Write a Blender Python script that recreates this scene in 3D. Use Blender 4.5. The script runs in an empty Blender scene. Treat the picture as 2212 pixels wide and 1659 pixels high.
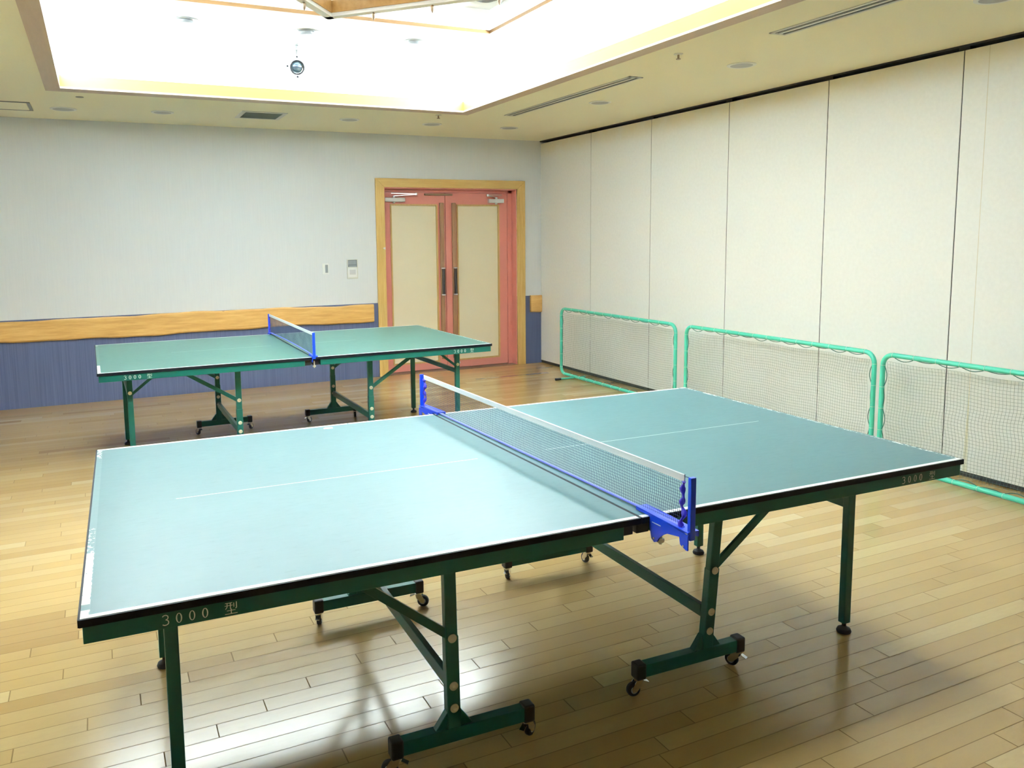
import bpy, bmesh, math, random
from mathutils import Vector, Matrix
random.seed(7)
C = bpy.context.scene.collection
sc = bpy.context.scene
PI = math.pi

# ------------------------------------------------------------------ materials
def _nt(name):
    m = bpy.data.materials.new(name); m.use_nodes = True
    nt = m.node_tree; b = nt.nodes['Principled BSDF']
    return m, nt, b

def mat(name, col, rough=.5, metal=0., spec=.5, var=0., scale=20., bump=0., stretch=(1, 1, 1), coat=0.):
    m, nt, b = _nt(name)
    b.inputs['Base Color'].default_value = (*col, 1)
    b.inputs['Roughness'].default_value = rough
    b.inputs['Metallic'].default_value = metal
    b.inputs['Specular IOR Level'].default_value = spec
    b.inputs['Coat Weight'].default_value = coat
    tc = nt.nodes.new('ShaderNodeTexCoord'); mp = nt.nodes.new('ShaderNodeMapping')
    mp.inputs['Scale'].default_value = stretch
    nt.links.new(tc.outputs['Object'], mp.inputs['Vector'])
    n = nt.nodes.new('ShaderNodeTexNoise'); n.inputs['Scale'].default_value = scale
    n.inputs['Detail'].default_value = 5
    nt.links.new(mp.outputs[0], n.inputs['Vector'])
    mx = nt.nodes.new('ShaderNodeMix'); mx.data_type = 'RGBA'
    nt.links.new(n.outputs['Fac'], mx.inputs[0])
    v = var
    mx.inputs[6].default_value = (*[c * (1 - v) for c in col], 1)
    mx.inputs[7].default_value = (*[min(1, c * (1 + v)) for c in col], 1)
    nt.links.new(mx.outputs[2], b.inputs['Base Color'])
    if bump:
        bp = nt.nodes.new('ShaderNodeBump'); bp.inputs['Strength'].default_value = bump
        bp.inputs['Distance'].default_value = .002
        nt.links.new(n.outputs['Fac'], bp.inputs['Height']); nt.links.new(bp.outputs[0], b.inputs['Normal'])
    return m

class N:
    """tiny node expression helper"""
    def __init__(s, nt): s.nt = nt
    def _set(s, node, i, v):
        if hasattr(v, 'is_output') or isinstance(v, bpy.types.NodeSocket): s.nt.links.new(v, node.inputs[i])
        else: node.inputs[i].default_value = v
    def m(s, op, a, b=0., c=0.):
        n = s.nt.nodes.new('ShaderNodeMath'); n.operation = op
        s._set(n, 0, a); s._set(n, 1, b); s._set(n, 2, c); return n.outputs[0]
    def sep(s, v):
        n = s.nt.nodes.new('ShaderNodeSeparateXYZ'); s.nt.links.new(v, n.inputs[0]); return n.outputs
    def comb(s, x, y, z=0.):
        n = s.nt.nodes.new('ShaderNodeCombineXYZ')
        for i, v in enumerate((x, y, z)): s._set(n, i, v)
        return n.outputs[0]
    def mix(s, f, a, b):
        n = s.nt.nodes.new('ShaderNodeMix'); n.data_type = 'RGBA'
        s._set(n, 0, f)
        for i, v in ((6, a), (7, b)):
            if isinstance(v, tuple): n.inputs[i].default_value = (*v, 1)
            else: s.nt.links.new(v, n.inputs[i])
        return n.outputs[2]
    def noise(s, vec, scale, detail=4., rough=.5):
        n = s.nt.nodes.new('ShaderNodeTexNoise'); n.inputs['Scale'].default_value = scale
        n.inputs['Detail'].default_value = detail; n.inputs['Roughness'].default_value = rough
        s.nt.links.new(vec, n.inputs['Vector']); return n.outputs['Fac']
    def white(s, vec):
        n = s.nt.nodes.new('ShaderNodeTexWhiteNoise'); n.noise_dimensions = '3D'
        s.nt.links.new(vec, n.inputs['Vector']); return n.outputs['Value']
    def obj(s):
        return s.nt.nodes.new('ShaderNodeTexCoord').outputs['Object']
    def rng(s, v, lo, hi):      # 1 inside lo..hi
        return s.m('MULTIPLY', s.m('GREATER_THAN', v, lo), s.m('LESS_THAN', v, hi))
    def ramp(s, v, stops):
        n = s.nt.nodes.new('ShaderNodeValToRGB'); e = n.color_ramp.elements
        e[0].position, e[0].color = stops[0][0], (*stops[0][1], 1)
        e[1].position, e[1].color = stops[-1][0], (*stops[-1][1], 1)
        for p, c in stops[1:-1]:
            x = e.new(p); x.color = (*c, 1)
        s.nt.links.new(v, n.inputs[0]); return n.outputs[0]
    def bump(s, h, st, d=.002):
        n = s.nt.nodes.new('ShaderNodeBump'); n.inputs['Strength'].default_value = st
        n.inputs['Distance'].default_value = d; s.nt.links.new(h, n.inputs['Height']); return n.outputs[0]

def floor_material():
    m, nt, b = _nt('floor_maple_strip'); k = N(nt)
    P = k.sep(k.obj()); x, y = P[0], P[1]
    W, L = .0755, .92
    r = k.m('DIVIDE', k.m('SUBTRACT', y, 2.716), W)
    row = k.m('FLOOR', r); fr = k.m('FRACT', r)
    blk = k.m('FLOOR', k.m('DIVIDE', row, 4.))
    sh = k.m('ADD', k.m('MULTIPLY', row, -.165), k.m('MULTIPLY', k.white(k.comb(blk, 3.3, .5)), .92))
    t = k.m('DIVIDE', k.m('ADD', x, sh), L)
    col = k.m('FLOOR', t); ft = k.m('FRACT', t)
    wn = k.white(k.comb(row, col, 1.7))
    base = k.ramp(wn, [(0, (.37, .225, .078)), (.1, (.445, .29, .105)), (.55, (.485, .325, .125)), (.85, (.515, .36, .15)), (1, (.56, .425, .20))])
    gv = k.comb(k.m('MULTIPLY', x, 1.6), k.m('MULTIPLY', y, 26.), k.m('MULTIPLY', wn, 31.))
    g = k.noise(gv, 2.2, 6, .6)
    base = k.mix(k.m('MULTIPLY', k.m('SUBTRACT', g, .35), .5), base, (.46, .29, .13))
    # scuffs
    sv = k.comb(k.m('MULTIPLY', x, 1.), k.m('MULTIPLY', y, 2.), 0.)
    s = k.noise(sv, 6., 6, .62)
    wear = k.noise(k.comb(k.m('MULTIPLY', x, 3.), k.m('MULTIPLY', y, 9.), 4.), 7., 7, .7)
    base = k.mix(k.m('MULTIPLY', k.m('SUBTRACT', wear, .45), .5), base, (.36, .25, .12))
    # border boards along the far wall, laid in a redder wood
    bd = k.m('GREATER_THAN', y, 8.26)
    base = k.mix(k.m('MULTIPLY', bd, .6), base, (.56, .33, .12))
    e1 = k.m('LESS_THAN', k.m('MINIMUM', fr, k.m('SUBTRACT', 1., fr)), .019)
    e2 = k.m('LESS_THAN', k.m('MINIMUM', ft, k.m('SUBTRACT', 1., ft)), .0022)
    gap = k.m('MAXIMUM', e1, e2)
    base = k.mix(k.m('MULTIPLY', gap, .68), base, (.12, .07, .03))
    nt.links.new(base, b.inputs['Base Color'])
    ro = k.m('ADD', .15, k.m('MULTIPLY', s, .13))
    nt.links.new(ro, b.inputs['Roughness'])
    nt.links.new(k.m('MULTIPLY', k.m('SUBTRACT', 1., gap), .6), b.inputs['Specular IOR Level'])
    nt.links.new(k.m('MULTIPLY', k.m('SUBTRACT', 1., gap), .34), b.inputs['Coat Weight']); b.inputs['Coat Roughness'].default_value = .16
    h = k.m('SUBTRACT', k.m('ADD', k.m('MULTIPLY', k.noise(gv, .7, 3), .25), k.m('MULTIPLY', wn, .15)), gap)
    nt.links.new(k.bump(h, .045, .001), b.inputs['Normal'])
    return m

def wood(name, c1, c2, axis='X', rough=.4, scale=5., spec=.5):
    m, nt, b = _nt(name); k = N(nt); P = k.sep(k.obj())
    st = {'X': (.7, 9, 9), 'Y': (9, .7, 9), 'Z': (9, 9, .7)}[axis]
    v = k.comb(*[k.m('MULTIPLY', P[i], st[i]) for i in range(3)])
    n = k.noise(v, scale, 6, .65)
    nt.links.new(k.ramp(n, [(.3, c1), (.7, c2)]), b.inputs['Base Color'])
    b.inputs['Roughness'].default_value = rough; b.inputs['Specular IOR Level'].default_value = spec
    nt.links.new(k.bump(n, .1, .001), b.inputs['Normal'])
    return m

def rail_material():
    m, nt, b = _nt('live_edge_rail_wood'); k = N(nt); P = k.sep(k.obj())
    n = k.noise(k.comb(k.m('MULTIPLY', P[0], 1.3), k.m('MULTIPLY', P[1], 4.), k.m('MULTIPLY', P[2], 14.)), 3., 6, .6)
    base = k.ramp(n, [(.3, (.50, .27, .07)), (.55, (.62, .36, .11)), (.75, (.70, .44, .16))])
    # knots
    vor = nt.nodes.new('ShaderNodeTexVoronoi'); vor.inputs['Scale'].default_value = 2.1
    nt.links.new(k.comb(P[0], 0., k.m('MULTIPLY', P[2], 1.6)), vor.inputs['Vector'])
    kn = k.m('LESS_THAN', vor.outputs['Distance'], .045)
    base = k.mix(k.m('MULTIPLY', kn, .55), base, (.30, .14, .04))
    nt.links.new(base, b.inputs['Base Color']); b.inputs['Roughness'].default_value = .38
    return m

def wall_material(name, c1, c2, sx, sz, amount, bump=.15):
    m, nt, b = _nt(name); k = N(nt); P = k.sep(k.obj())
    v = k.comb(k.m('MULTIPLY', P[0], sx), k.m('MULTIPLY', P[1], sx), k.m('MULTIPLY', P[2], sz))
    n = k.noise(v, 1., 4, .6)
    nt.links.new(k.ramp(n, [(.5 - amount, c1), (.5 + amount, c2)]), b.inputs['Base Color'])
    b.inputs['Roughness'].default_value = .75; b.inputs['Specular IOR Level'].default_value = .25
    nt.links.new(k.bump(n, bump, .001), b.inputs['Normal'])
    return m

def partition_material():
    m, nt, b = _nt('partition_vinyl'); k = N(nt)
    geo = nt.nodes.new('ShaderNodeNewGeometry'); P = k.sep(geo.outputs['Position'])
    v = k.comb(0., P[1], P[2])
    n = k.noise(v, 38., 5, .6)
    base = k.ramp(n, [(.3, (.80, .82, .81)), (.7, (.84, .86, .85))])
    # yellow tint growing towards the head track, broken up by noise
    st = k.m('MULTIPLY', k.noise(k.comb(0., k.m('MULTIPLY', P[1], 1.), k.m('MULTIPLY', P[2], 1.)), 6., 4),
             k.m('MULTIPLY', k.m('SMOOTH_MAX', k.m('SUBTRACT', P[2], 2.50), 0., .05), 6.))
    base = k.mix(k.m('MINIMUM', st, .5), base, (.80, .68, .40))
    # yellowed wallpaper joint on the nearest panels
    d = k.m('ABSOLUTE', k.m('SUBTRACT', P[1], 3.172))
    ln = k.m('MULTIPLY', k.m('LESS_THAN', d, .0022), .55)
    base = k.mix(ln, base, (.55, .47, .30))
    wd = k.m('MULTIPLY', k.m('SUBTRACT', .62, P[2]), .03)
    bl = k.m('MULTIPLY', k.m('LESS_THAN', d, wd), .38)
    base = k.mix(bl, base, (.62, .58, .30))
    nt.links.new(base, b.inputs['Base Color'])
    b.inputs['Roughness'].default_value = .6; b.inputs['Specular IOR Level'].default_value = .3
    nt.links.new(k.bump(n, .12, .001), b.inputs['Normal'])
    return m

def tabletop_material(name, L, W, green, left, right, wear):
    """painted board: side lines, centre line and the worn end lines are paint"""
    m, nt, b = _nt(name); k = N(nt); o = k.obj(); P = k.sep(o); u, v, z = P[0], P[1], P[2]
    n1 = k.noise(o, 3.5, 6, .6); n2 = k.noise(k.comb(k.m('MULTIPLY', u, 2.), k.m('MULTIPLY', v, 6.)), 9., 7, .7)
    g2 = tuple(min(1, c * 1.22 + .01) for c in green)
    base = k.mix(n1, green, g2)
    base = k.mix(k.m('MULTIPLY', k.m('GREATER_THAN', n2, .63), .22), base, tuple(c * .62 for c in green))
    white = (.80, .82, .80)
    sc1 = k.m('LESS_THAN', k.noise(k.comb(k.m('MULTIPLY', u, 9.), v, 0.), 3.7, 3), .70)
    # side lines 18 mm
    side = k.m('MAXIMUM', k.m('LESS_THAN', v, .0185), k.m('GREATER_THAN', v, W - .0185))
    side = k.m('MULTIPLY', side, sc1)
    # centre line, faded towards the ends
    cl = k.m('LESS_THAN', k.m('ABSOLUTE', k.m('SUBTRACT', v, W / 2)), .0017)
    fade = k.m('MAXIMUM', k.rng(u, left[0], left[1]), k.rng(u, right[0], right[1]))
    cl = k.m('MULTIPLY', k.m('MULTIPLY', cl, fade), .62)
    # end lines
    rag = k.noise(k.comb(k.m('MULTIPLY', u, 1.), k.m('MULTIPLY', v, 1.)), 60., 6, .75)
    big = k.noise(k.comb(0., v, 0.), 7., 3)
    eL = k.m('LESS_THAN', u, k.m('ADD', .014, k.m('MULTIPLY', rag, .013)))
    zone = None
    for lo, hi, th in wear:
        q = k.m('MULTIPLY', k.rng(v, lo, hi), k.m('LESS_THAN', rag, th))
        zone = q if zone is None else k.m('MAXIMUM', zone, q)
    eL = k.m('MULTIPLY', eL, zone)
    eR = k.m('MULTIPLY', k.m('GREATER_THAN', u, L - .016), k.m('LESS_THAN', rag, k.m('ADD', .36, k.m('MULTIPLY', big, .22))))
    ghost = k.m('MULTIPLY', k.m('MAXIMUM', k.m('LESS_THAN', u, .022), k.m('GREATER_THAN', u, L - .022)), .06)
    base = k.mix(ghost, base, (.6, .7, .66))
    mask = k.m('MAXIMUM', k.m('MAXIMUM', side, cl), k.m('MAXIMUM', eL, eR))
    mask = k.m('MULTIPLY', mask, k.m('GREATER_THAN', z, .7585))
    base = k.mix(mask, base, white)
    nt.links.new(base, b.inputs['Base Color'])
    nt.links.new(k.m('ADD', .33, k.m('MULTIPLY', n2, .10)), b.inputs['Roughness'])
    b.inputs['Specular IOR Level'].default_value = .42
    nt.links.new(k.bump(n2, .03, .001), b.inputs['Normal'])
    return m

M = {}
M['floor'] = floor_material()
M['ceiling'] = mat('ceiling_board', (.81, .78, .60), .85, var=.02, scale=120, bump=.1, spec=.2)
M['recess'] = mat('recess_white_paint', (.86, .87, .87), .8, var=.01, scale=60, spec=.2)
M['wall'] = wall_material('wallpaper_pale_grey', (.70, .73, .765), (.74, .77, .80), 90, 3, .25)
M['dado'] = wall_material('dado_blue_stripe', (.085, .105, .195), (.125, .148, .25), 120, 1.2, .2)
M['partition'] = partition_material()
M['rail'] = rail_material()
M['frame_wood'] = wood('door_frame_wood', (.50, .31, .085), (.62, .42, .15), 'Z', .35)
M['frame_wood_x'] = wood('door_head_wood', (.50, .31, .085), (.62, .42, .15), 'X', .35)
M['pink'] = mat('door_pink_paint', (.62, .225, .18), .4, var=.05, scale=6)
M['cream'] = mat('door_cream_panel', (.78, .71, .53), .6, var=.03, scale=4)
M['bead'] = wood('panel_bead_wood', (.46, .28, .09), (.56, .38, .14), 'Z', .4)
M['handle_wood'] = wood('pull_bar_wood', (.25, .12, .055), (.36, .20, .10), 'Z', .35)
M['grip'] = mat('dark_grip', (.035, .03, .028), .35, var=.1)
M['steel'] = mat('brushed_steel', (.70, .72, .75), .32, metal=.9, var=.06, scale=80)
M['bronze'] = mat('bronze_plate', (.28, .20, .13), .4, metal=.6, var=.1)
M['trim_wood'] = wood('coffer_trim_wood', (.44, .34, .26), (.50, .39, .30), 'X', .5)
M['trim_wood_y'] = wood('coffer_trim_wood_side', (.44, .34, .26), (.50, .39, .30), 'Y', .5)
M['inner_trim'] = wood('inner_trim_oak', (.20, .10, .03), (.27, .15, .05), 'X', .5)
M['fascia'] = mat('coffer_fascia_honey', (.46, .18, .05), .5, var=.08, scale=3)
M['lamp_wood'] = wood('chandelier_wood', (.36, .19, .05), (.46, .27, .09), 'X', .4)
M['white'] = mat('white_plastic', (.82, .83, .83), .45, var=.02)
M['offwhite'] = mat('ivory_plastic', (.72, .73, .68), .5, var=.02)
M['white_tape'] = mat('white_woven_tape', (.82, .85, .88), .7, var=.05, scale=300, bump=.2)
M['black'] = mat('black_plastic', (.014, .015, .017), .45, var=.15, scale=60)
M['trim_black'] = mat('black_edge_band', (.005, .007, .012), .5, spec=.2, var=.2, scale=40)
M['rubber'] = mat('black_rubber', (.018, .018, .018), .65, var=.2, scale=50)
M['dark_gap'] = mat('dark_gap', (.02, .022, .022), .7, var=.1)
M['green_steel'] = mat('green_powder_coat', (.002, .108, .088), .36, var=.08, scale=30, spec=.5)
M['bolt'] = mat('zinc_bolt', (.66, .63, .50), .4, metal=.15, var=.1, scale=90)
M['hub'] = mat('grey_wheel_hub', (.50, .51, .50), .45, var=.1)
M['chrome'] = mat('chrome', (.75, .76, .78), .18, metal=1., var=.03)
M['blue'] = mat('blue_enamel', (.006, .055, .66), .3, var=.06, scale=30, spec=.6)
M['sleeve'] = mat('indigo_sleeve_fabric', (.045, .03, .45), .55, var=.3, scale=60, bump=.4)
M['cord'] = mat('blue_net_cord', (.16, .20, .80), .55, var=.1, scale=90)
M['net_string'] = mat('navy_net_string', (.03, .05, .11), .7, var=.1, scale=90)
M['barrier'] = mat('mint_green_tube', (.07, .52, .37), .3, var=.06, scale=12, spec=.55)
M['barrier_net'] = mat('barrier_net_string', (.15, .22, .19), .8, var=.2, scale=20)
M['lacing'] = mat('dark_green_lacing', (.02, .12, .09), .7, var=.2, scale=80)
M['letter'] = mat('pale_lettering', (.80, .86, .82), .5, var=.04)
M['lens_grey'] = mat('grey_lamp_reflector', (.30, .31, .29), .3, metal=.3, var=.05)
M['coffer_grey'] = mat('coffer_lamp_grey', (.19, .205, .21), .5, var=.05)
M['vent_dark'] = mat('vent_slot_dark', (.06, .065, .065), .6, var=.1)
M['vent_grey'] = mat('vent_grey', (.22, .225, .21), .5, var=.05)
M['vent_alu'] = mat('vent_aluminium', (.60, .60, .54), .45, metal=.3, var=.04)
M['screen'] = mat('grey_display', (.28, .31, .33), .3, var=.1)
M['screen_dark'] = mat('dark_display_edge', (.13, .15, .16), .35, var=.1)
M['glass'] = mat('smoky_glass_lens', (.22, .30, .40), .08, metal=.7, var=.4, scale=30)
M['tape'] = mat('masking_tape', (.78, .77, .70), .7, var=.03)

# ------------------------------------------------------------------ mesh helper
class MB:
    def __init__(s): s.v = []; s.f = []; s.sm = []
    def add(s, vs, fs, smooth=False):
        o = len(s.v); s.v += [tuple(p) for p in vs]
        for f in fs: s.f.append(tuple(i + o for i in f)); s.sm.append(smooth)
        return s
    def box(s, x0, x1, y0, y1, z0, z1):
        vs = [(x, y, z) for z in (z0, z1) for y in (y0, y1) for x in (x0, x1)]
        return s.add(vs, [(0, 2, 3, 1), (4, 5, 7, 6), (0, 1, 5, 4), (2, 6, 7, 3), (0, 4, 6, 2), (1, 3, 7, 5)])
    def prism(s, pts, axis, a, b):
        """pts 2D polygon, extruded along axis from a to b"""
        def P(p, t):
            return {'x': (t, p[0], p[1]), 'y': (p[0], t, p[1]), 'z': (p[0], p[1], t)}[axis]
        n = len(pts); vs = [P(p, a) for p in pts] + [P(p, b) for p in pts]
        fs = [tuple(range(n)), tuple(range(2 * n - 1, n - 1, -1))] + [(i, i + n, (i + 1) % n + n, (i + 1) % n) for i in range(n)]
        return s.add(vs, fs)
    def bar(s, p, q, w, h, up=(0, 0, 1)):
        """box section bar from p to q, w across, h along up"""
        p, q = Vector(p), Vector(q); d = (q - p).normalized(); up = Vector(up)
        a = d.cross(up)
        if a.length < 1e-5: a = Vector((1, 0, 0))
        a.normalize(); c = a.cross(d).normalized()
        vs = []
        for e in (p, q):
            for sa, sb in ((-1, -1), (1, -1), (1, 1), (-1, 1)): vs.append(e + a * sa * w / 2 + c * sb * h / 2)
        return s.add(vs, [(0, 1, 2, 3), (7, 6, 5, 4), (0, 4, 5, 1), (1, 5, 6, 2), (2, 6, 7, 3), (3, 7, 4, 0)])
    def tube(s, pts, r, n=8, closed=False, rads=None, cap=True):
        pts = [Vector(p) for p in pts]; m = len(pts); vs = []; fs = []
        prev = None
        for i, p in enumerate(pts):
            if closed: d = pts[(i + 1) % m] - pts[i - 1]
            else: d = pts[min(i + 1, m - 1)] - pts[max(i - 1, 0)]
            d.normalize()
            if prev is None:
                a = d.cross(Vector((0, 0, 1)))
                if a.length < .1: a = d.cross(Vector((0, 1, 0)))
            else:
                a = prev - d * prev.dot(d)
            a.normalize(); prev = a; c = d.cross(a)
            rr = rads[i] if rads else r
            for j in range(n):
                t = 2 * PI * j / n; vs.append(p + a * math.cos(t) * rr + c * math.sin(t) * rr)
        for i in range(m if closed else m - 1):
            for j in range(n):
                k = (i + 1) % m
                fs.append((i * n + j, i * n + (j + 1) % n, k * n + (j + 1) % n, k * n + j))
        s.add(vs, fs, True)
        if not closed and cap: s.add([vs[j] for j in range(n)][::-1], [tuple(range(n))]); s.add([vs[(m - 1) * n + j] for j in range(n)], [tuple(range(n))])
        return s
    def lathe(s, prof, n=24, origin=(0, 0, 0), axis='z'):
        vs = []; fs = []; ox, oy, oz = origin
        for r, z in prof:
            for j in range(n):
                t = 2 * PI * j / n; a, b = r * math.cos(t), r * math.sin(t)
                vs.append({'z': (ox + a, oy + b, oz + z), 'y': (ox + a, oy + z, oz + b), 'x': (ox + z, oy + a, oz + b)}[axis])
        for i in range(len(prof) - 1):
            for j in range(n): fs.append((i * n + j, i * n + (j + 1) % n, (i + 1) * n + (j + 1) % n, (i + 1) * n + j))
        fs.append(tuple(range(n))[::-1]); fs.append(tuple((len(prof) - 1) * n + j for j in range(n)))
        return s.add(vs, fs, True)
    def build(s, name, m, parent=None, bevel=0., loc=None):
        me = bpy.data.meshes.new(name); me.from_pydata(s.v, [], s.f)
        me.polygons.foreach_set('use_smooth', s.sm)
        bm = bmesh.new(); bm.from_mesh(me); bmesh.ops.recalc_face_normals(bm, faces=bm.faces); bm.to_mesh(me); bm.free()
        me.materials.append(m)
        o = bpy.data.objects.new(name, me); C.objects.link(o)
        if parent: o.parent = parent
        if loc is not None: o.location = loc
        if bevel:
            b = o.modifiers.new('bevel', 'BEVEL'); b.width = bevel; b.segments = 2; b.limit_method = 'ANGLE'
        if any(s.sm):
            try:
                me.set_sharp_from_angle(angle=math.radians(40))
            except Exception: pass
        return o

def empty(name, loc=(0, 0, 0), rz=0.):
    o = bpy.data.objects.new(name, None); C.objects.link(o); o.empty_display_size = .1
    o.location = loc; o.rotation_euler = (0, 0, rz); return o
def tag(o, label, cat, group=None, kind=None):
    o['label'] = label; o['category'] = cat
    if group: o['group'] = group
    if kind: o['kind'] = kind
    return o
def struct(o, label=None):
    o['kind'] = 'structure'
    if label: o['label'] = label
    return o
def kids(o): return [c for c in list(bpy.data.objects) if c.parent == o]
def copy_tree(o, parent=None):
    c = o.copy(); C.objects.link(c); c.parent = parent
    for ch in kids(o): copy_tree(ch, c)
    return c

# ------------------------------------------------------------------ room
XL, XR, YF, YB, H = -2.05, 4.968, -3.6, 8.577, 2.719
struct(MB().box(XL - .2, XR + .3, YF - .2, YB + .5, -.12, 0).build('floor', M['floor']), 'pale maple strip floor with glossy finish')

# coffer opening in the ceiling
OX0, OX1, OY0, OY1 = -.275, 3.225, 1.99, 6.93       # outer edge of wooden casing
IX0, IX1, IY0, IY1 = -.172, 3.115, 2.10, 6.785      # opening
c = MB()
c.box(XL - .2, IX0 - .02, YF - .2, YB + .3, H, H + .05)
c.box(IX1 + .02, XR + .3, YF - .2, YB + .3, H, H + .05)
c.box(IX0 - .02, IX1 + .02, IY1 + .02, YB + .3, H, H + .05)
c.box(IX0 - .02, IX1 + .02, YF - .2, IY0 - .02, H, H + .05)
struct(c.build('ceiling', M['ceiling']), 'cream plaster ceiling around the lit coffer')
CW = .42; ZT = 3.12                                  # cove ledge width, coffer ceiling height
c = MB()
EX0, EX1, EY0, EY1 = IX0 - CW, IX1 + CW, IY0 - CW, IY1 + CW
c.box(EX0 - .05, EX0, EY0 - .05, EY1 + .05, H + .05, ZT)
c.box(EX1, EX1 + .05, EY0 - .05, EY1 + .05, H + .05, ZT)
c.box(EX0, EX1, EY1, EY1 + .05, H + .05, ZT)
c.box(EX0, EX1, EY0 - .05, EY0, H + .05, ZT)
SX0, SX1, SY0, SY1, ZS = .15, 2.79, 2.9, 5.58, 3.27   # inner raised field
c.box(EX0 - .05, SX0, EY0 - .05, EY1 + .05, ZT, ZT + .03)
c.box(SX1, EX1 + .05, EY0 - .05, EY1 + .05, ZT, ZT + .03)
c.box(SX0, SX1, SY1, EY1 + .05, ZT, ZT + .03)
c.box(SX0, SX1, EY0 - .05, SY0, ZT, ZT + .03)
c.box(SX0 - .03, SX0, SY0 - .03, SY1 + .03, ZT + .03, ZS); c.box(SX1, SX1 + .03, SY0 - .03, SY1 + .03, ZT + .03, ZS)
c.box(SX0, SX1, SY1, SY1 + .03, ZT + .03, ZS); c.box(SX0, SX1, SY0 - .03, SY0, ZT + .03, ZS)
c.box(SX0 - .03, SX1 + .03, SY0 - .03, SY1 + .03, ZS, ZS + .03)
struct(c.build('ceiling_coffer', M['recess']), 'white coffer ceiling lit by hidden cove lamps')
# wooden casing + fascia round the coffer
t = MB(); ft = .085
t.box(OX0, OX1, IY1, OY1, H - .014, H); t.box(OX0, OX1, OY0, IY0, H - .014, H)
struct(t.build('trim_1', M['trim_wood']), 'wooden casing along the short sides of the coffer')
t = MB()
t.box(OX0, IX0, IY0, IY1, H - .014, H); t.box(IX1, OX1, IY0, IY1, H - .014, H)
struct(t.build('trim_2', M['trim_wood_y']), 'wooden casing along the long sides of the coffer')
t = MB()
t.box(IX0 - .02, IX1 + .02, IY1, IY1 + .02, H, H + ft); t.box(IX0 - .02, IX1 + .02, IY0 - .02, IY0, H, H + ft)
t.box(IX0 - .02, IX0, IY0, IY1, H, H + ft); t.box(IX1, IX1 + .02, IY0, IY1, H, H + ft)
struct(t.build('trim_5', M['fascia']), 'honey wood fascia inside the coffer opening')
t = MB(); w = .035
t.box(SX0 - w, SX1 + w, SY1, SY1 + w, ZT - .025, ZT); t.box(SX0 - w, SX1 + w, SY0 - w, SY0, ZT - .025, ZT)
t.box(SX0 - w, SX0, SY0, SY1, ZT - .025, ZT); t.box(SX1, SX1 + w, SY0, SY1, ZT - .025, ZT)
struct(t.build('trim_3', M['inner_trim']), 'slim wooden frame round the raised centre of the coffer')

# walls
DX0, DX1, DZ = 2.949, 4.631, 2.137                   # door opening
w = MB()
for x0, x1, z0, z1 in ((XL, DX0, .845, H), (DX1, XR + .2, .845, H), (DX0, DX1, DZ, H)):
    w.box(x0, x1, YB, YB + .12, z0, z1)
wb = w.build('wall_back', M['wall']); struct(wb, 'pale grey blue wallpapered wall with the double door')
w = MB()
for x0, x1 in ((XL, DX0), (DX1, XR + .2)): w.box(x0, x1, YB, YB + .12, 0, .845)
struct(w.build('wall_back_dado', M['dado']), 'blue ribbed dado below the wooden rail')
struct(MB().box(XL - .12, XL, YF, YB + .12, 0, H).build('wall_left', M['wall']))
struct(MB().box(XL - .12, XR + .2, YF - .12, YF, 0, H).build('wall_front', M['handle_wood']))
struct(MB().box(XR + .09, XR + .2, YF, YB + .12, 0, H).build('wall_right', M['wall']))
struct(MB().box(DX0 - .3, DX1 + .3, YB + .36, YB + .4, 0, DZ + .2).build('wall_corridor', M['wall']))

# ------------------------------------------------------------------ partition panels
def partition(y1, y0, label):
    r = empty('partition_panel', (XR, (y0 + y1) / 2, 0)); hw = (y1 - y0) / 2
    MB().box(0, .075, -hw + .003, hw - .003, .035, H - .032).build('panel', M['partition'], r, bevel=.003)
    MB().box(.008, .067, -hw + .003, hw - .003, .004, .035).build('floor_seal', M['rubber'], r)
    MB().box(.003, .07, -hw - .0035, -hw + .003, .006, H - .03).build('edge_strip', M['dark_gap'], r)
    MB().box(-.008, .05, -hw - .04, -hw + .03, H - .032, H - .012).build('hanger', M['black'], r)
    tag(r, label, 'partition panel', 'white operable partition panels along the right wall'); return r
ys = [YB, 7.482, 6.430, 5.372, 4.348, 3.330, 2.29, 1.25]
pl = ['tall white partition panel in the corner beside the door wall, farthest away',
      'tall white partition panel behind the farthest mint barrier, second from the door wall',
      'white partition panel behind the gap of the two farther mint barriers, third from the door wall',
      'white partition panel behind the middle mint barrier, fourth from the door wall',
      'white partition panel above the gap of the two nearer mint barriers, fifth from the door wall',
      'white partition panel with yellowed vertical joint at right edge of the photo',
      'white partition panel past the right edge of the photo']
for i in range(6): partition(ys[i], ys[i + 1], pl[i])
t = MB().box(XR - .012, XR + .09, YF, YB, H - .012, H + .0)
struct(t.build('trim_4', M['black']), 'black head track of the partition along the ceiling')
struct(MB().box(XR, XR + .075, YF, ys[6], .0, H - .012).build('wall_partition_rest', M['partition']))

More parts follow.
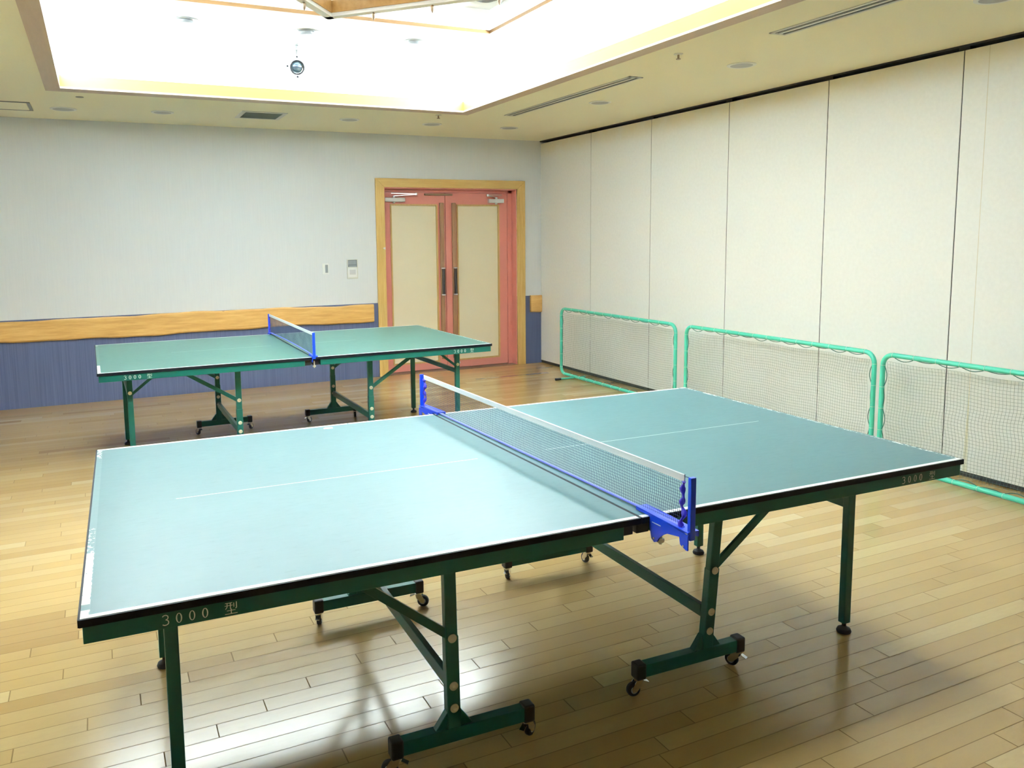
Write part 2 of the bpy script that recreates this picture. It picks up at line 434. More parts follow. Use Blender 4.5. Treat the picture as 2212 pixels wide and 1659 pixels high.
# ------------------------------------------------------------------ dado rail (live edge boards)
def live_board(x0, x1, name, label):
    n = max(4, int((x1 - x0) / .05)); top = []; bot = []
    rr = random.Random(int(x1 * 100))
    ph = [rr.uniform(0, 6) for _ in range(8)]
    def wv(x, a): return .007 * math.sin(2.1 * x + ph[a]) + .004 * math.sin(6.3 * x + ph[a + 1]) + .0022 * math.sin(15 * x + ph[a + 2])
    vs = []; fs = []
    for i in range(n + 1):
        x = x0 + (x1 - x0) * i / n
        zt = .840 + wv(x, 0); zb = .636 + wv(x, 4); y0 = YB; y1 = YB - .035
        vs += [(x, y0, zt), (x, y1 + .006, zt), (x, y1, zt - .012), (x, y1, zb + .014), (x, y1 + .012, zb), (x, y0, zb)]
    for i in range(n):
        for j in range(5): fs.append((i * 6 + j, i * 6 + j + 1, i * 6 + 6 + j + 1, i * 6 + 6 + j))
        fs.append((i * 6 + 5, i * 6, i * 6 + 6, i * 6 + 11))
    fs.append((0, 1, 2, 3, 4, 5)); fs.append(tuple(n * 6 + j for j in (5, 4, 3, 2, 1, 0)))
    o = MB().add(vs, fs).build(name, M['rail'])
    tag(o, label, 'wall rail', 'live edge wooden wall rails'); return o
live_board(XL, 2.789, 'wooden_wall_rail', 'long wavy edged honey wood rail on the wall left of the door')
live_board(4.812, XR - .002, 'wooden_wall_rail', 'short wooden rail stub between the door frame and the partition')

# ------------------------------------------------------------------ door
df = MB()
fx0, fx1, fz = 2.846, 4.740, 2.236; fy0, fy1 = YB - .022, YB
df.prism([(fx0, 0), (DX0, 0), (DX0, DZ), (fx0, fz)], 'y', fy0, fy1)
df.prism([(DX1, 0), (fx1, 0), (fx1, fz), (DX1, DZ)], 'y', fy0, fy1)
d1 = df.build('door_frame_casing', M['frame_wood'], bevel=.004)
dh = MB().prism([(fx0, fz), (DX0, DZ), (DX1, DZ), (fx1, fz)], 'y', fy0, fy1)
YD = 8.697
door = empty('door_1', ((DX0 + DX1) / 2, YD, 0)); struct(door, 'pink double door with cream panels in a wooden frame')
def dpart(mb, name, m, parent=None, bevel=0.):
    o = mb.build(name, m, parent or door, bevel)
    for v in o.data.vertices: v.co -= door.location
    return o
bpy.data.objects.remove(d1)
dpart(df, 'casing', M['frame_wood'], bevel=.003); dpart(dh, 'casing_head', M['frame_wood_x'], bevel=.003)
j = MB()
j.box(DX0, DX0 + .012, YB, YD + .05, 0, DZ); j.box(DX1 - .012, DX1, YB, YD + .05, 0, DZ); j.box(DX0, DX1, YB, YD + .05, DZ - .012, DZ)
j.box(DX1 - .068, DX1 - .012, YD - .018, YD + .05, 0, DZ - .012); j.box(DX0 + .012, DX0 + .02, YD - .018, YD + .05, 0, DZ - .012)
j.box(DX0, DX1, YD - .018, YD + .05, DZ - .045, DZ - .012)
dpart(j, 'jamb', M['pink'], bevel=.002)
dpart(MB().box(DX0, DX1, YB - .0, YD + .1, 0, .006), 'threshold', M['bronze'])
def leaf(x0, x1, px0, px1, hx, side):
    z0, z1, pz0, pz1 = .012, DZ - .047, .095, 1.957
    b = MB(); y0, y1 = YD, YD + .04
    b.box(x0, px0, y0, y1, z0, z1); b.box(px1, x1, y0, y1, z0, z1)
    b.box(px0, px1, y0, y1, z0, pz0); b.box(px0, px1, y0, y1, pz1, z1)
    L = dpart(b, 'leaf', M['pink'])
    dpart(MB().box(px0, px1, y0 + .012, y1 - .01, pz0, pz1), 'cream_panel', M['cream'], L)
    e = MB(); q = .017
    e.box(px0, px0 + q, y0 - .008, y0 + .012, pz0, pz1); e.box(px1 - q, px1, y0 - .008, y0 + .012, pz0, pz1)
    e.box(px0 + q, px1 - q, y0 - .008, y0 + .012, pz0, pz0 + q); e.box(px0 + q, px1 - q, y0 - .008, y0 + .012, pz1 - q, pz1)
    dpart(e, 'panel_bead', M['bead'], L)
    # full height pull bar
    dpart(MB().box(hx - .026, hx + .026, y0 - .034, y0 - .002, .13, 1.975), 'pull_bar', M['handle_wood'], L, bevel=.008)
    dpart(MB().tube([(hx, y0 - .052, .905), (hx, y0 - .052, 1.205)], .019, 12), 'grip', M['grip'], L)
    k = MB()
    for z in (.892, 1.205): k.lathe([(.024, 0), (.024, .014)], 14, (hx, y0 - .05, z))
    dpart(k, 'grip_collar', M['steel'], L)
    # floor bolt escutcheon
    dpart(MB().lathe([(.02, 0), (.02, -.006), (.011, -.01)], 16, (hx - .045 * side, y0, .066), 'y'), 'floor_bolt', M['steel'], L)
    return L
SM = 3.744
leaf(DX0 + .022, SM - .0025, 3.058, 3.645, 3.690, 1); leaf(SM + .0025, DX1 - .070, 3.888, 4.455, 3.845, -1)
def closer(x0, x1, xa, z, flip):
    c = MB().box(x0, x1, YD - .05, YD - .0, z - .024, z + .024)
    c.lathe([(.016, -.04), (.016, .045)], 12, (xa, YD - .026, z))
    b = dpart(c, 'door_closer', M['steel'], bevel=.005)
    a = MB(); e = xa + .245 if not flip else xa - .15
    a.bar((xa, YD - .03, z + .042), (e, YD - .10, z + .058), .022, .007)
    a.bar((e, YD - .10, z + .064), (xa - .03 if not flip else xa + .07, YD - .022, z + .072), .022, .007)
    a.lathe([(.014, -.012), (.014, .012)], 10, (e, YD - .10, z + .062))
    dpart(a, 'closer_arm', M['steel'], b)
closer(2.985, 3.23, 3.10, 2.005, False); closer(4.30, 4.50, 4.405, 2.000, True)
dpart(MB().box(3.48, 3.83, YD - .03, YD - .003, 2.058, 2.080), 'door_coordinator', M['bronze'], bevel=.003)
o = MB().prism([(0, 0), (.03, .012), (.028, -.018)], 'y', -.001, 0).build('sticker', M['white'], loc=(2.915, YB - .0217, 1.46))
tag(o, 'tiny white corner of tape stuck on the left door casing', 'sticker')

# ------------------------------------------------------------------ wall plates
r = empty('light_switch_plate', (2.257, YB, 1.245))
MB().box(-.035, .035, -.008, 0, -.06, .06).build('plate', M['white'], r, bevel=.002)
MB().box(-.004, .026, -.013, -.008, -.042, .045).build('rocker', M['screen'], r, bevel=.001)
tag(r, 'small white switch plate on the wall left of the door', 'light switch')
r = empty('wall_control_panel', (2.560, YB, 1.237))
MB().box(-.062, .062, -.012, 0, -.108, .108).build('housing', M['offwhite'], r, bevel=.003)
k = MB().box(-.05, .05, -.0145, -.012, .022, .100).build('display', M['screen'], r)
MB().box(-.05, .05, -.0155, -.0145, .094, .100).box(-.05, .05, -.0155, -.0145, .040, .047).box(-.05, -.043, -.0155, -.0145, .022, .047).box(.043, .05, -.0155, -.0145, .022, .1).build('display_border', M['screen_dark'], k)
MB().box(-.052, .052, -.0142, -.012, -.092, .012).build('cover_flap', M['white'], r, bevel=.002)
MB().box(-.034, .034, -.0150, -.0142, -.062, -.008).build('button_field', mat('button_field_grey', (.60, .60, .62), .5, var=.05), r)
tag(r, 'ivory wall controller with grey display beside the door frame', 'controller')

# ------------------------------------------------------------------ ceiling fittings
def downlight(x, y, label, z=H, rad=.075, gimbal=False, group='recessed downlights of the outer ceiling'):
    r = empty('recessed_downlight', (x, y, z))
    MB().lathe([(rad + .022, 0), (rad + .022, -.004), (rad + .014, -.008), (rad, -.006), (rad, .0)], 28).build('trim_ring', M['offwhite' if not gimbal else 'vent_grey'], r)
    MB().lathe([(rad, -.0062), (rad * .8, -.003), (rad * .5, -.0015), (.002, -.001)], 28).build('reflector', M['lens_grey'], r)
    if gimbal:
        MB().lathe([(rad * .78, -.0065), (rad * .74, -.022), (rad * .5, -.028), (.004, -.024)], 24).build('lamp_housing', M['coffer_grey'], r)
    tag(r, label, 'ceiling light', group); return r
downlight(-.185, 7.90, 'dark lensed downlight at far left of the ceiling by the hatch', rad=.085)
downlight(.612, 7.80, 'small unlit downlight on the ceiling left of the square vent')
downlight(2.301, 7.654, 'small unlit downlight on the ceiling right of the square vent')
downlight(3.172, 7.674, 'unlit downlight on the ceiling above the door, nearest sprinkler', rad=.08)
downlight(4.048, 7.65, 'unlit downlight on the ceiling at the corner end of the slot diffuser')
downlight(4.035, 5.941, 'unlit downlight between the farther slot diffuser and the partition')
downlight(4.075, 4.299, 'unlit downlight on the ceiling near the middle of the partition')
downlight(4.124, 2.62, 'unlit downlight at the top right edge of the photo')
g = 'gimbal downlights in the bright coffer'
downlight(.66, 6.15, 'pale swivel downlight in the coffer, leftmost of the row', ZT, .085, True, g)
downlight(1.53, 6.14, 'pale swivel downlight in the coffer above the hanging ball', ZT, .085, True, g)
downlight(2.40, 6.12, 'pale swivel downlight in the coffer, rightmost of the row', ZT, .085, True, g)
downlight(2.60, 5.68 - .02 - .0, 'swivel downlight on the raised coffer field near its corner', ZS, .085, True, g).location = (2.625, 5.30, ZS)
r = MB().lathe([(.045, 0), (.045, -.012), (.03, -.024), (.002, -.026)], 20).build('smoke_detector', M['white'], loc=(1.96, 6.08, ZT))
tag(r, 'small white smoke detector disc in the coffer between two swivel downlights', 'smoke detector')
def sprinkler(x, y, label):
    r = empty('sprinkler_head', (x, y, H))
    MB().lathe([(.03, .001), (.03, -.003), (.012, -.006), (.002, -.006)], 18).build('escutcheon', M['vent_alu'], r)
    MB().tube([(0, 0, -.004), (0, 0, -.03)], .007, 8).lathe([(.015, -.034), (.016, -.030)], 14).build('deflector', M['bronze'], r)
    tag(r, label, 'sprinkler', 'ceiling sprinklers')
sprinkler(2.998, 7.09, 'tiny sprinkler head on the ceiling above the door by the coffer corner')
sprinkler(3.45, 4.20, 'small round sprinkler head on the ceiling between the two slot diffusers')
o = MB().lathe([(.03, 0), (.03, -.003), (.002, -.004)], 16).build('ceiling_fixing_plate', M['vent_grey'], loc=(-.047, 7.22, H))
tag(o, 'tiny grey blanking cap on the ceiling near the left coffer corner', 'ceiling plate')
# square vent
r = empty('square_ceiling_vent', (1.46, 7.68, H))
MB().box(-.205, .205, -.215, -.175, -.006, 0).box(-.205, .205, .175, .215, -.006, 0).box(-.205, -.165, -.175, .175, -.006, 0).box(.165, .205, -.175, .175, -.006, 0).build('vent_frame', M['vent_alu'], r)
MB().box(-.165, .165, -.175, .175, -.001, 0).build('backing', M['vent_grey'], r)
s = MB()
for i in range(14): s.bar((-.165, -.163 + i * .025, -.004), (.165, -.163 + i * .025, -.004), .016, .002, up=(0, -.5, 1))
s.build('louvre', M['lens_grey'], r)
tag(r, 'grey square air return grille on the ceiling above the far table net', 'ceiling vent')
# access hatch
r = empty('ceiling_access_hatch', (-.655, 7.86, H))
MB().box(-.23, .23, -.225, -.208, -.006, 0).box(-.23, .23, .208, .225, -.006, 0).box(-.23, -.208, -.208, .208, -.006, 0).box(.205, .23, -.208, .208, -.006, 0).build('hatch_frame', M['vent_grey'], r)
MB().box(-.204, .201, -.204, .204, -.004, 0).build('hatch_door', M['ceiling'], r)
tag(r, 'square ceiling access hatch with grey frame at the left edge', 'hatch')
# linear slot diffusers
def slot(x0, x1, y0, y1, label):
    xc, yc = (x0 + x1) / 2, (y0 + y1) / 2; hw, hl = (x1 - x0) / 2, (y1 - y0) / 2
    r = empty('slot_diffuser', (xc, yc, H))
    f = MB()
    f.box(-hw, -hw + .018, -hl, hl, -.006, 0).box(hw - .018, hw, -hl, hl, -.006, 0).box(-.011, .011, -hl, hl, -.006, 0)
    f.box(-hw, hw, -hl, -hl + .02, -.006, 0).box(-hw, hw, hl - .02, hl, -.006, 0)
    f.build('diffuser_frame', M['vent_alu'], r)
    MB().box(-hw + .018, hw - .018, -hl + .02, hl - .02, -.0012, 0).build('slot', M['dark_gap'], r)
    MB().bar((-hw / 2, -hl + .02, -.004), (-hw / 2, hl - .02, -.004), .005, .003).bar((hw / 2, -hl + .02, -.004), (hw / 2, hl - .02, -.004), .005, .003).build('vane', M['vent_grey'], r)
    tag(r, label, 'air diffuser', 'linear slot diffusers')
slot(3.585, 3.705, 4.90, 6.88, 'long double slot air diffuser, the farther one near the door corner')
slot(3.585, 3.705, 1.60, 3.57, 'long double slot air diffuser, the nearer one at the top edge')

# hanging glass ball lamp
r = empty('hanging_ball_spotlight', (1.548, 6.56, ZT))
MB().lathe([(.042, 0), (.042, -.006), (.022, -.012), (.02, -.045), (.010, -.055), (.006, -.08), (.002, -.082)], 20).build('ceiling_mount', M['vent_grey'], r)
MB().tube([(0, 0, -.08), (0, 0, -.125)], .0022, 6).build('cable', M['white'], r)
hz = -.175; d = Vector((-.05, -.92, -.36)).normalized()
hd = MB(); prof = [(.004, -.045), (.03, -.040), (.048, -.018), (.053, 0), (.055, .016), (.049, .02), (.042, .014)]
hd.lathe(prof, 24); bl = hd.build('lamp_housing', M['chrome'], r)
rot = d.to_track_quat('Z', 'Y').to_matrix().to_4x4()
bl.data.transform(Matrix.Translation((0, 0, hz)) @ rot)
rg = MB().tube([(.053 * math.cos(t * PI / 16), .053 * math.sin(t * PI / 16), .016) for t in range(32)], .0075, 8, closed=True).build('bezel', M['black'], bl)
rg.data.transform(Matrix.Translation((0, 0, hz)) @ rot)
ln = MB().lathe([(.040, .012), (.030, .022), (.014, .028), (.002, .03)], 20).build('lens', M['glass'], bl)
ln.data.transform(Matrix.Translation((0, 0, hz)) @ rot)
for a, b in ((0, .078), (0, -.078), (-.078, 0)):
    kb = MB().lathe([(.009, -.007), (.009, .007)], 10).build('knob', M['black'], bl); kb.data.transform(Matrix.Translation((a, -.01, hz + b)) @ rot)
tag(r, 'small glass and chrome ball spotlight hanging in the bright coffer', 'spotlight')

# wooden chandelier frame, turned 45 degrees, hung from the raised field
r = empty('wooden_ceiling_lamp_frame', (1.354, 4.855, 2.90)); r.rotation_euler = (0, 0, 0)
a1 = math.atan2(-.265, -.221); a2 = math.atan2(-.593, .568); S1, S2 = 1.35, 1.35
e1 = Vector((math.cos(a1), math.sin(a1), 0)); e2 = Vector((math.cos(a2), math.sin(a2), 0))
def sq(off, z0, hgt, th, name, m, pr=None):
    b = MB(); cs = [e1 * off + e2 * off, e1 * (S1 - off) + e2 * off, e1 * (S1 - off) + e2 * (S2 - off), e1 * off + e2 * (S2 - off)]
    for i in range(4):
        p, q = cs[i], cs[(i + 1) % 4]; dd = (q - p).normalized() * th / 2
        b.bar(p - dd + Vector((0, 0, z0)), q + dd + Vector((0, 0, z0)), th, hgt)
    return b.build(name, m, pr or r)
sq(0., .0, .022, .05, 'lower_rim', M['white']); sq(.02, .045, .07, .022, 'wooden_frame', M['lamp_wood'])
sq(.20, .05, .03, .03, 'inner_rim', M['white']); sq(.21, .09, .05, .02, 'inner_frame', M['lamp_wood'])
for i, (f1, f2) in enumerate(((.25, 0), (.55, 0), (.85, 0), (0, .22), (0, .5), (0, .8))):
    p = e1 * S1 * f1 + e2 * S2 * f2
    MB().lathe([(.004, .0), (.012, -.01), (.010, -.03), (.002, -.045)], 10, (p.x, p.y, -.01)).build('peg', M['bronze'], r)
cr = MB()
for p, q in ((e1 * .02 + e2 * S2 / 2, e1 * (S1 - .02) + e2 * S2 / 2), (e2 * .02 + e1 * S1 / 2, e2 * (S2 - .02) + e1 * S1 / 2)):
    cr.bar(p + Vector((0, 0, .05)), q + Vector((0, 0, .05)), .03, .05)
cr.build('cross_bar', M['lamp_wood'], r)
for p in ((.2, .2), (.2, 1.15), (1.15, .2), (1.15, 1.15)):
    q = e1 * p[0] + e2 * p[1]
    MB().tube([(q.x, q.y, .09), (q.x, q.y, ZS - 2.90)], .005, 8).build('hanger_rod', M['steel'], r)
tag(r, 'square wooden lamp frame hung diagonally below the raised coffer field', 'chandelier')

# ------------------------------------------------------------------ lettering
def stroke(b, pts, w, y):
    for i in range(len(pts) - 1):
        (x0, z0), (x1, z1) = pts[i], pts[i + 1]; l = math.hypot(x1 - x0, z1 - z0)
        if l < 1e-7: continue
        nx, nz = -(z1 - z0) / l * w / 2, (x1 - x0) / l * w / 2
        b.add([(x0 + nx, y, z0 + nz), (x1 + nx, y, z1 + nz), (x1 - nx, y, z1 - nz), (x0 - nx, y, z0 - nz)], [(0, 1, 2, 3)])
def zero(b, cx, cz, w, h, y):
    n = 28; vs = []
    for i in range(n):
        t = 2 * PI * i / n
        vs.append((cx + w / 2 * math.cos(t), y, cz + h / 2 * math.sin(t)))
        vs.append((cx + (w / 2 - .0029) * math.cos(t), y, cz + (h / 2 - .0016) * math.sin(t)))
    b.add(vs, [(2 * i, 2 * ((i + 1) % n), 2 * ((i + 1) % n) + 1, 2 * i + 1) for i in range(n)])
def lettering(u0, z0, y, parent, sc_=1.):
    b = MB(); h = .0235 * sc_; st = .0283
    w = .0135
    three = [(-.5, .36), (-.30, .48), (.05, .5), (.34, .40), (.40, .24), (.30, .10), (.0, .03), (.30, -.03), (.46, -.20), (.38, -.40), (.05, -.5), (-.35, -.48), (-.5, -.40)]
    stroke(b, [(u0 + w / 2 + p[0] * w, z0 + p[1] * h) for p in three], .0022, y)
    for i in range(1, 4): zero(b, u0 + w / 2 + i * st, z0, w, h, y)
    b.build('model_number', M['letter'], parent); b = MB()
    kx, kz, s = u0 + .135, z0 + .0, .0285
    K = lambda *p: [(kx + a * s, kz + (c_ - .5) * s) for a, c_ in p]
    for seg, ww in ((K((.04, .94), (.60, .94)), .0014), (K((.0, .73), (.64, .73)), .0014), (K((.20, .94), (.19, .62), (.05, .44)), .0018), (K((.45, .94), (.45, .42)), .0020),
                   (K((.72, .92), (.72, .56)), .0018), (K((.93, .98), (.93, .47), (.84, .42)), .0022),
                   (K((.16, .30), (.84, .30)), .0014), (K((.50, .44), (.50, .02)), .0022), (K((.0, .02), (1., .02)), .0016)):
        stroke(b, seg, ww, y)
    return b.build('model_character', M['letter'], parent)

# ------------------------------------------------------------------ tennis table
def make_table(loc, rz, L, W, gap0, gap1, P, label):
    """local: u along the table, v across (0 = side towards the camera)"""
    R = empty('table_tennis_table', loc, rz); Z1 = .76; g = .003
    halves = [[(0, 0), (gap0 - g, 0), (gap1 - g, W), (0, W)], [(gap0 + g, 0), (L, 0), (L, W), (gap1 + g, W)]]
    for hi, poly in enumerate(halves):
        tp = MB().prism([(poly[0][0] + .0025, .0025), (poly[1][0] - .0025, .0025), (poly[2][0] - .0025, W - .0025), (poly[3][0] + .0025, W - .0025)], 'z', .7425, Z1).build('tabletop', P['top'], R)
        # black edge band
        e = MB(); n = len(poly)
        for i in range(4):
            p, q = poly[i], poly[(i + 1) % 4]
            d = Vector((q[0] - p[0], q[1] - p[1], 0)).normalized(); nn = Vector((d.y, -d.x, 0)) * .0005
            e.bar(Vector((p[0], p[1], .7505)) + nn, Vector((q[0], q[1], .7505)) + nn, .004, .0175)
        e.build('edge_band', M['trim_black'], R)
        # apron rails
        u0 = .006 if hi == 0 else gap0 + .055; u1 = gap0 - .055 if hi == 0 else L - .006
        a = MB(); t = .022; zb, zt = .700, .742
        a.box(u0, u1, .005, .005 + t, zb, zt); a.box(u0, u1, W - .005 - t, W - .005, zb, zt)
        a.box(u0, u0 + t, .005 + t, W - .005 - t, zb, zt); a.box(u1 - t, u1, .005 + t, W - .005 - t, zb, zt)
        um = (u0 + u1) / 2; a.box(um - .015, um + .015, .005 + t, W - .005 - t, .715, zt)
        ap = a.build('apron', M['green_steel'], R, bevel=.002)
        lettering(P['txt'][hi], .7205, .0044, ap)
        # legs: wheeled inner frame
        (ul, ut), (b0, b1), (vn, vf) = P['leg_u'][hi], P['bar_u'][hi], P['leg_v'][hi]
        for vv, s in ((vn, 1), (vf, -1)):
            um_ = ul + (ut - ul) * .47
            l = MB().prism([(ul - .019, .10), (ul + .019, .10), (ut + .019, .742), (ut - .019, .742)], 'y', vv - .014, vv + .014)
            l.prism([(ul - .021, .10), (ul + .021, .10), (um_ + .021, .40), (um_ - .021, .40)], 'y', vv - .016, vv + .016)
            lg = l.build('leg', M['green_steel'], R, bevel=.003)
            for z in P['bolt_z']:
                MB().lathe([(.0135, 0), (.0135, -.003), (.007, -.0055), (.005, -.003)], 18, (ul + (ut - ul) * (z - .1) / .642, vv - .0158, z), 'y').build('bolt', M['bolt'], lg)
            bb = MB().box(b0 + .03, b1 - .03, vv - .018, vv + .018, .068, .112)
            bb.prism([(ul - .06, .112), (ul - .021, .112), (ul - .021, .165)], 'y', vv - .012, vv + .012)
            bb.prism([(ul + .06, .112), (ul + .021, .112), (ul + .021, .165)], 'y', vv - .012, vv + .012)
            ba = bb.build('base_bar', M['green_steel'], R, bevel=.002)
            for ub, sg in ((b0, 1), (b1, -1)):
                x0, x1 = sorted((ub, ub + sg * .038))
                MB().box(x0, x1, vv - .0215, vv + .0215, .062, .118).build('end_cap', M['black'], ba, bevel=.006)
                ang = P['swivel'][(hi * 4 + (0 if s > 0 else 2) + (0 if sg > 0 else 1)) % 8]
                cs = MB(); cu = ub + sg * .019
                cs.lathe([(.017, .062), (.017, .056), (.004, .054)][::-1], 14, (cu, vv, 0))
                ca, sa = math.cos(ang), math.sin(ang)
                def T(dx, dy, z): return (cu + dx * ca - dy * sa, vv + dx * sa + dy * ca, z)
                for sd in (-1, 1):
                    q = [(-.012, .056), (.014, .056), (.030, .030), (.026, .016), (.012, .018), (-.008, .040)]
                    vs = [T(x, sd * .0125, z) for x, z in q] + [T(x, sd * .0105, z) for x, z in q]
                    cs.add(vs, [tuple(range(6)), tuple(range(11, 5, -1))] + [(i, i + 6, (i + 1) % 6 + 6, (i + 1) % 6) for i in range(6)])
                cs.bar(T(-.016, 0, .052), T(-.036, 0, .044), .016, .003)
                ct = cs.build('caster', M['chrome'], R)
                wr = .0245; vs = []
                prof = [(.006, -.0095), (.019, -.0095), (wr - .002, -.0085), (wr, -.005), (wr, .005), (wr - .002, .0085), (.019, .0095), (.006, .0095)]
                fs = []; nn = 20
                for rr, yy in prof:
                    for k_ in range(nn):
                        t_ = 2 * PI * k_ / nn; vs.append(T(.020 + rr * math.cos(t_), yy, .0250 + rr * math.sin(t_)))
                for i in range(len(prof) - 1):
                    for k_ in range(nn): fs.append((i * nn + k_, i * nn + (k_ + 1) % nn, (i + 1) * nn + (k_ + 1) % nn, (i + 1) * nn + k_))
                fs += [tuple(range(nn)), tuple((len(prof) - 1) * nn + k_ for k_ in range(nn))]
                MB().add(vs, fs, True).build('wheel', M['rubber'], ct)
                hb = MB()
                q = [T(.020 + .013 * math.cos(2 * PI * k_ / 16), sd * .0101, .025 + .013 * math.sin(2 * PI * k_ / 16)) for sd in (-1, 1) for k_ in range(16)]
                hb.add(q, [tuple(range(16)), tuple(range(31, 15, -1))] + [(k_, (k_ + 1) % 16, 16 + (k_ + 1) % 16, 16 + k_) for k_ in range(16)])
                hb.build('wheel_hub', M['hub'], ct)
            # folding brace from the leg up to the apron
            zz = P['brace_z']; sg = -1 if hi == 0 else 1
            vi = vv - s * .0
            MB().bar((ul + (ut - ul) * .5 + sg * .012, vi, zz), (ut + sg * .40, vi, .715), .013, .026).build('brace', M['green_steel'], R, bevel=.001)
        MB().box(ul - .010, ul + .010, vn + .016, vf - .016, .218, .262).build('stretcher', M['green_steel'], R, bevel=.002)
        # outer legs on levelling feet
        uo, (wn, wf) = P['out_u'][hi], P['out_v'][hi]; sg = 1 if hi == 0 else -1
        for vv in (wn, wf):
            lg = MB().box(uo - .0175, uo + .0175, vv - .015, vv + .015, .040, .735).build('leg', M['green_steel'], R, bevel=.003)
            MB().lathe([(.026, 0), (.028, .006), (.024, .016), (.012, .022), (.008, .026), (.008, .042)], 20, (uo, vv, 0)).build('foot', M['rubber'], lg)
            MB().lathe([(.0125, 0), (.0125, -.003), (.006, -.0055)], 18, (uo, vv - .0148, P['obolt']), 'y').build('bolt', M['bolt'], lg)
            MB().bar((uo + sg * .012, vv, P['obolt'] - .01), (uo + sg * .21, vv, .722), .012, .018).build('brace', M['green_steel'], R, bevel=.001)
        MB().box(uo - .009, uo + .009, wn + .015, wf - .015, .505, .540).build('stretcher', M['green_steel'], R, bevel=.002)
    # latch blocks between the halves
    for v0, uu in ((.03, gap0), (W - .08, gap1)):
        MB().box(uu - .05, uu - .006, v0, v0 + .05, .700, .742).build('latch_block', M['black'], R, bevel=.003)
        MB().box(uu + .006, uu + .05, v0, v0 + .05, .700, .742).build('latch_block', M['black'], R, bevel=.003)
    tag(R, label, 'table tennis table', 'green folding table tennis tables'); return R

L1, W1 = 2.851, 1.544; T1 = (-.0829, 1.8432, 0); A1 = -.02456
top1 = tabletop_material('table_paint_near', L1, W1, (.038, .108, .118), (.245, 1.292), (1.576, 2.632), [(-.01, .045, .7), (.075, .40, .62), (.40, .60, .44), (1.40, W1 + .01, .47)])
SWV = [2.6, .6, 1.2, -.5, 3.0, 2.0, .9, 1.6]
make_table(T1, A1, L1, W1, 1.462, 1.412, dict(top=top1, txt=(.168, 2.548), leg_u=((.965, .955), (1.957, 2.008)), bar_u=((.765, 1.235), (1.655, 2.125)),
    leg_v=((.245, 1.245), (.295, 1.315)), bolt_z=(.395, .245, .175), brace_z=.405, out_u=(.193, 2.668), out_v=((.305, 1.188), (.318, 1.188)), obolt=.585, swivel=SWV),
    'nearer green table tennis table in the foreground with worn white end line')
L2, W2 = 2.74, 1.525; T2 = (-.0412, 5.3842, 0); A2 = .00833
top2 = tabletop_material('table_paint_far', L2, W2, (.040, .118, .098), (.50, 1.22), (1.5, 1.9), [(-.01, .35, .60), (1.42, W2 + .01, .45)])
make_table(T2, A2, L2, W2, 1.352, 1.375, dict(top=top2, txt=(.151, 2.424), leg_u=((.882, .882), (1.845, 1.842)), bar_u=((.705, 1.145), (1.595, 2.055)),
    leg_v=((.25, 1.29), (.25, 1.29)), bolt_z=(.462, .302, .240), brace_z=.465, out_u=(.188, 2.572), out_v=((.27, 1.243), (.28, 1.243)), obolt=.575, swivel=SWV[3:] + SWV[:3]),
    'farther green table tennis table standing in front of the pink door')

def T_world(T, A, u, v, z=0.):
    c_, s_ = math.cos(A), math.sin(A); return Vector((T[0] + c_ * u - s_ * v, T[1] + s_ * u + c_ * v, z))

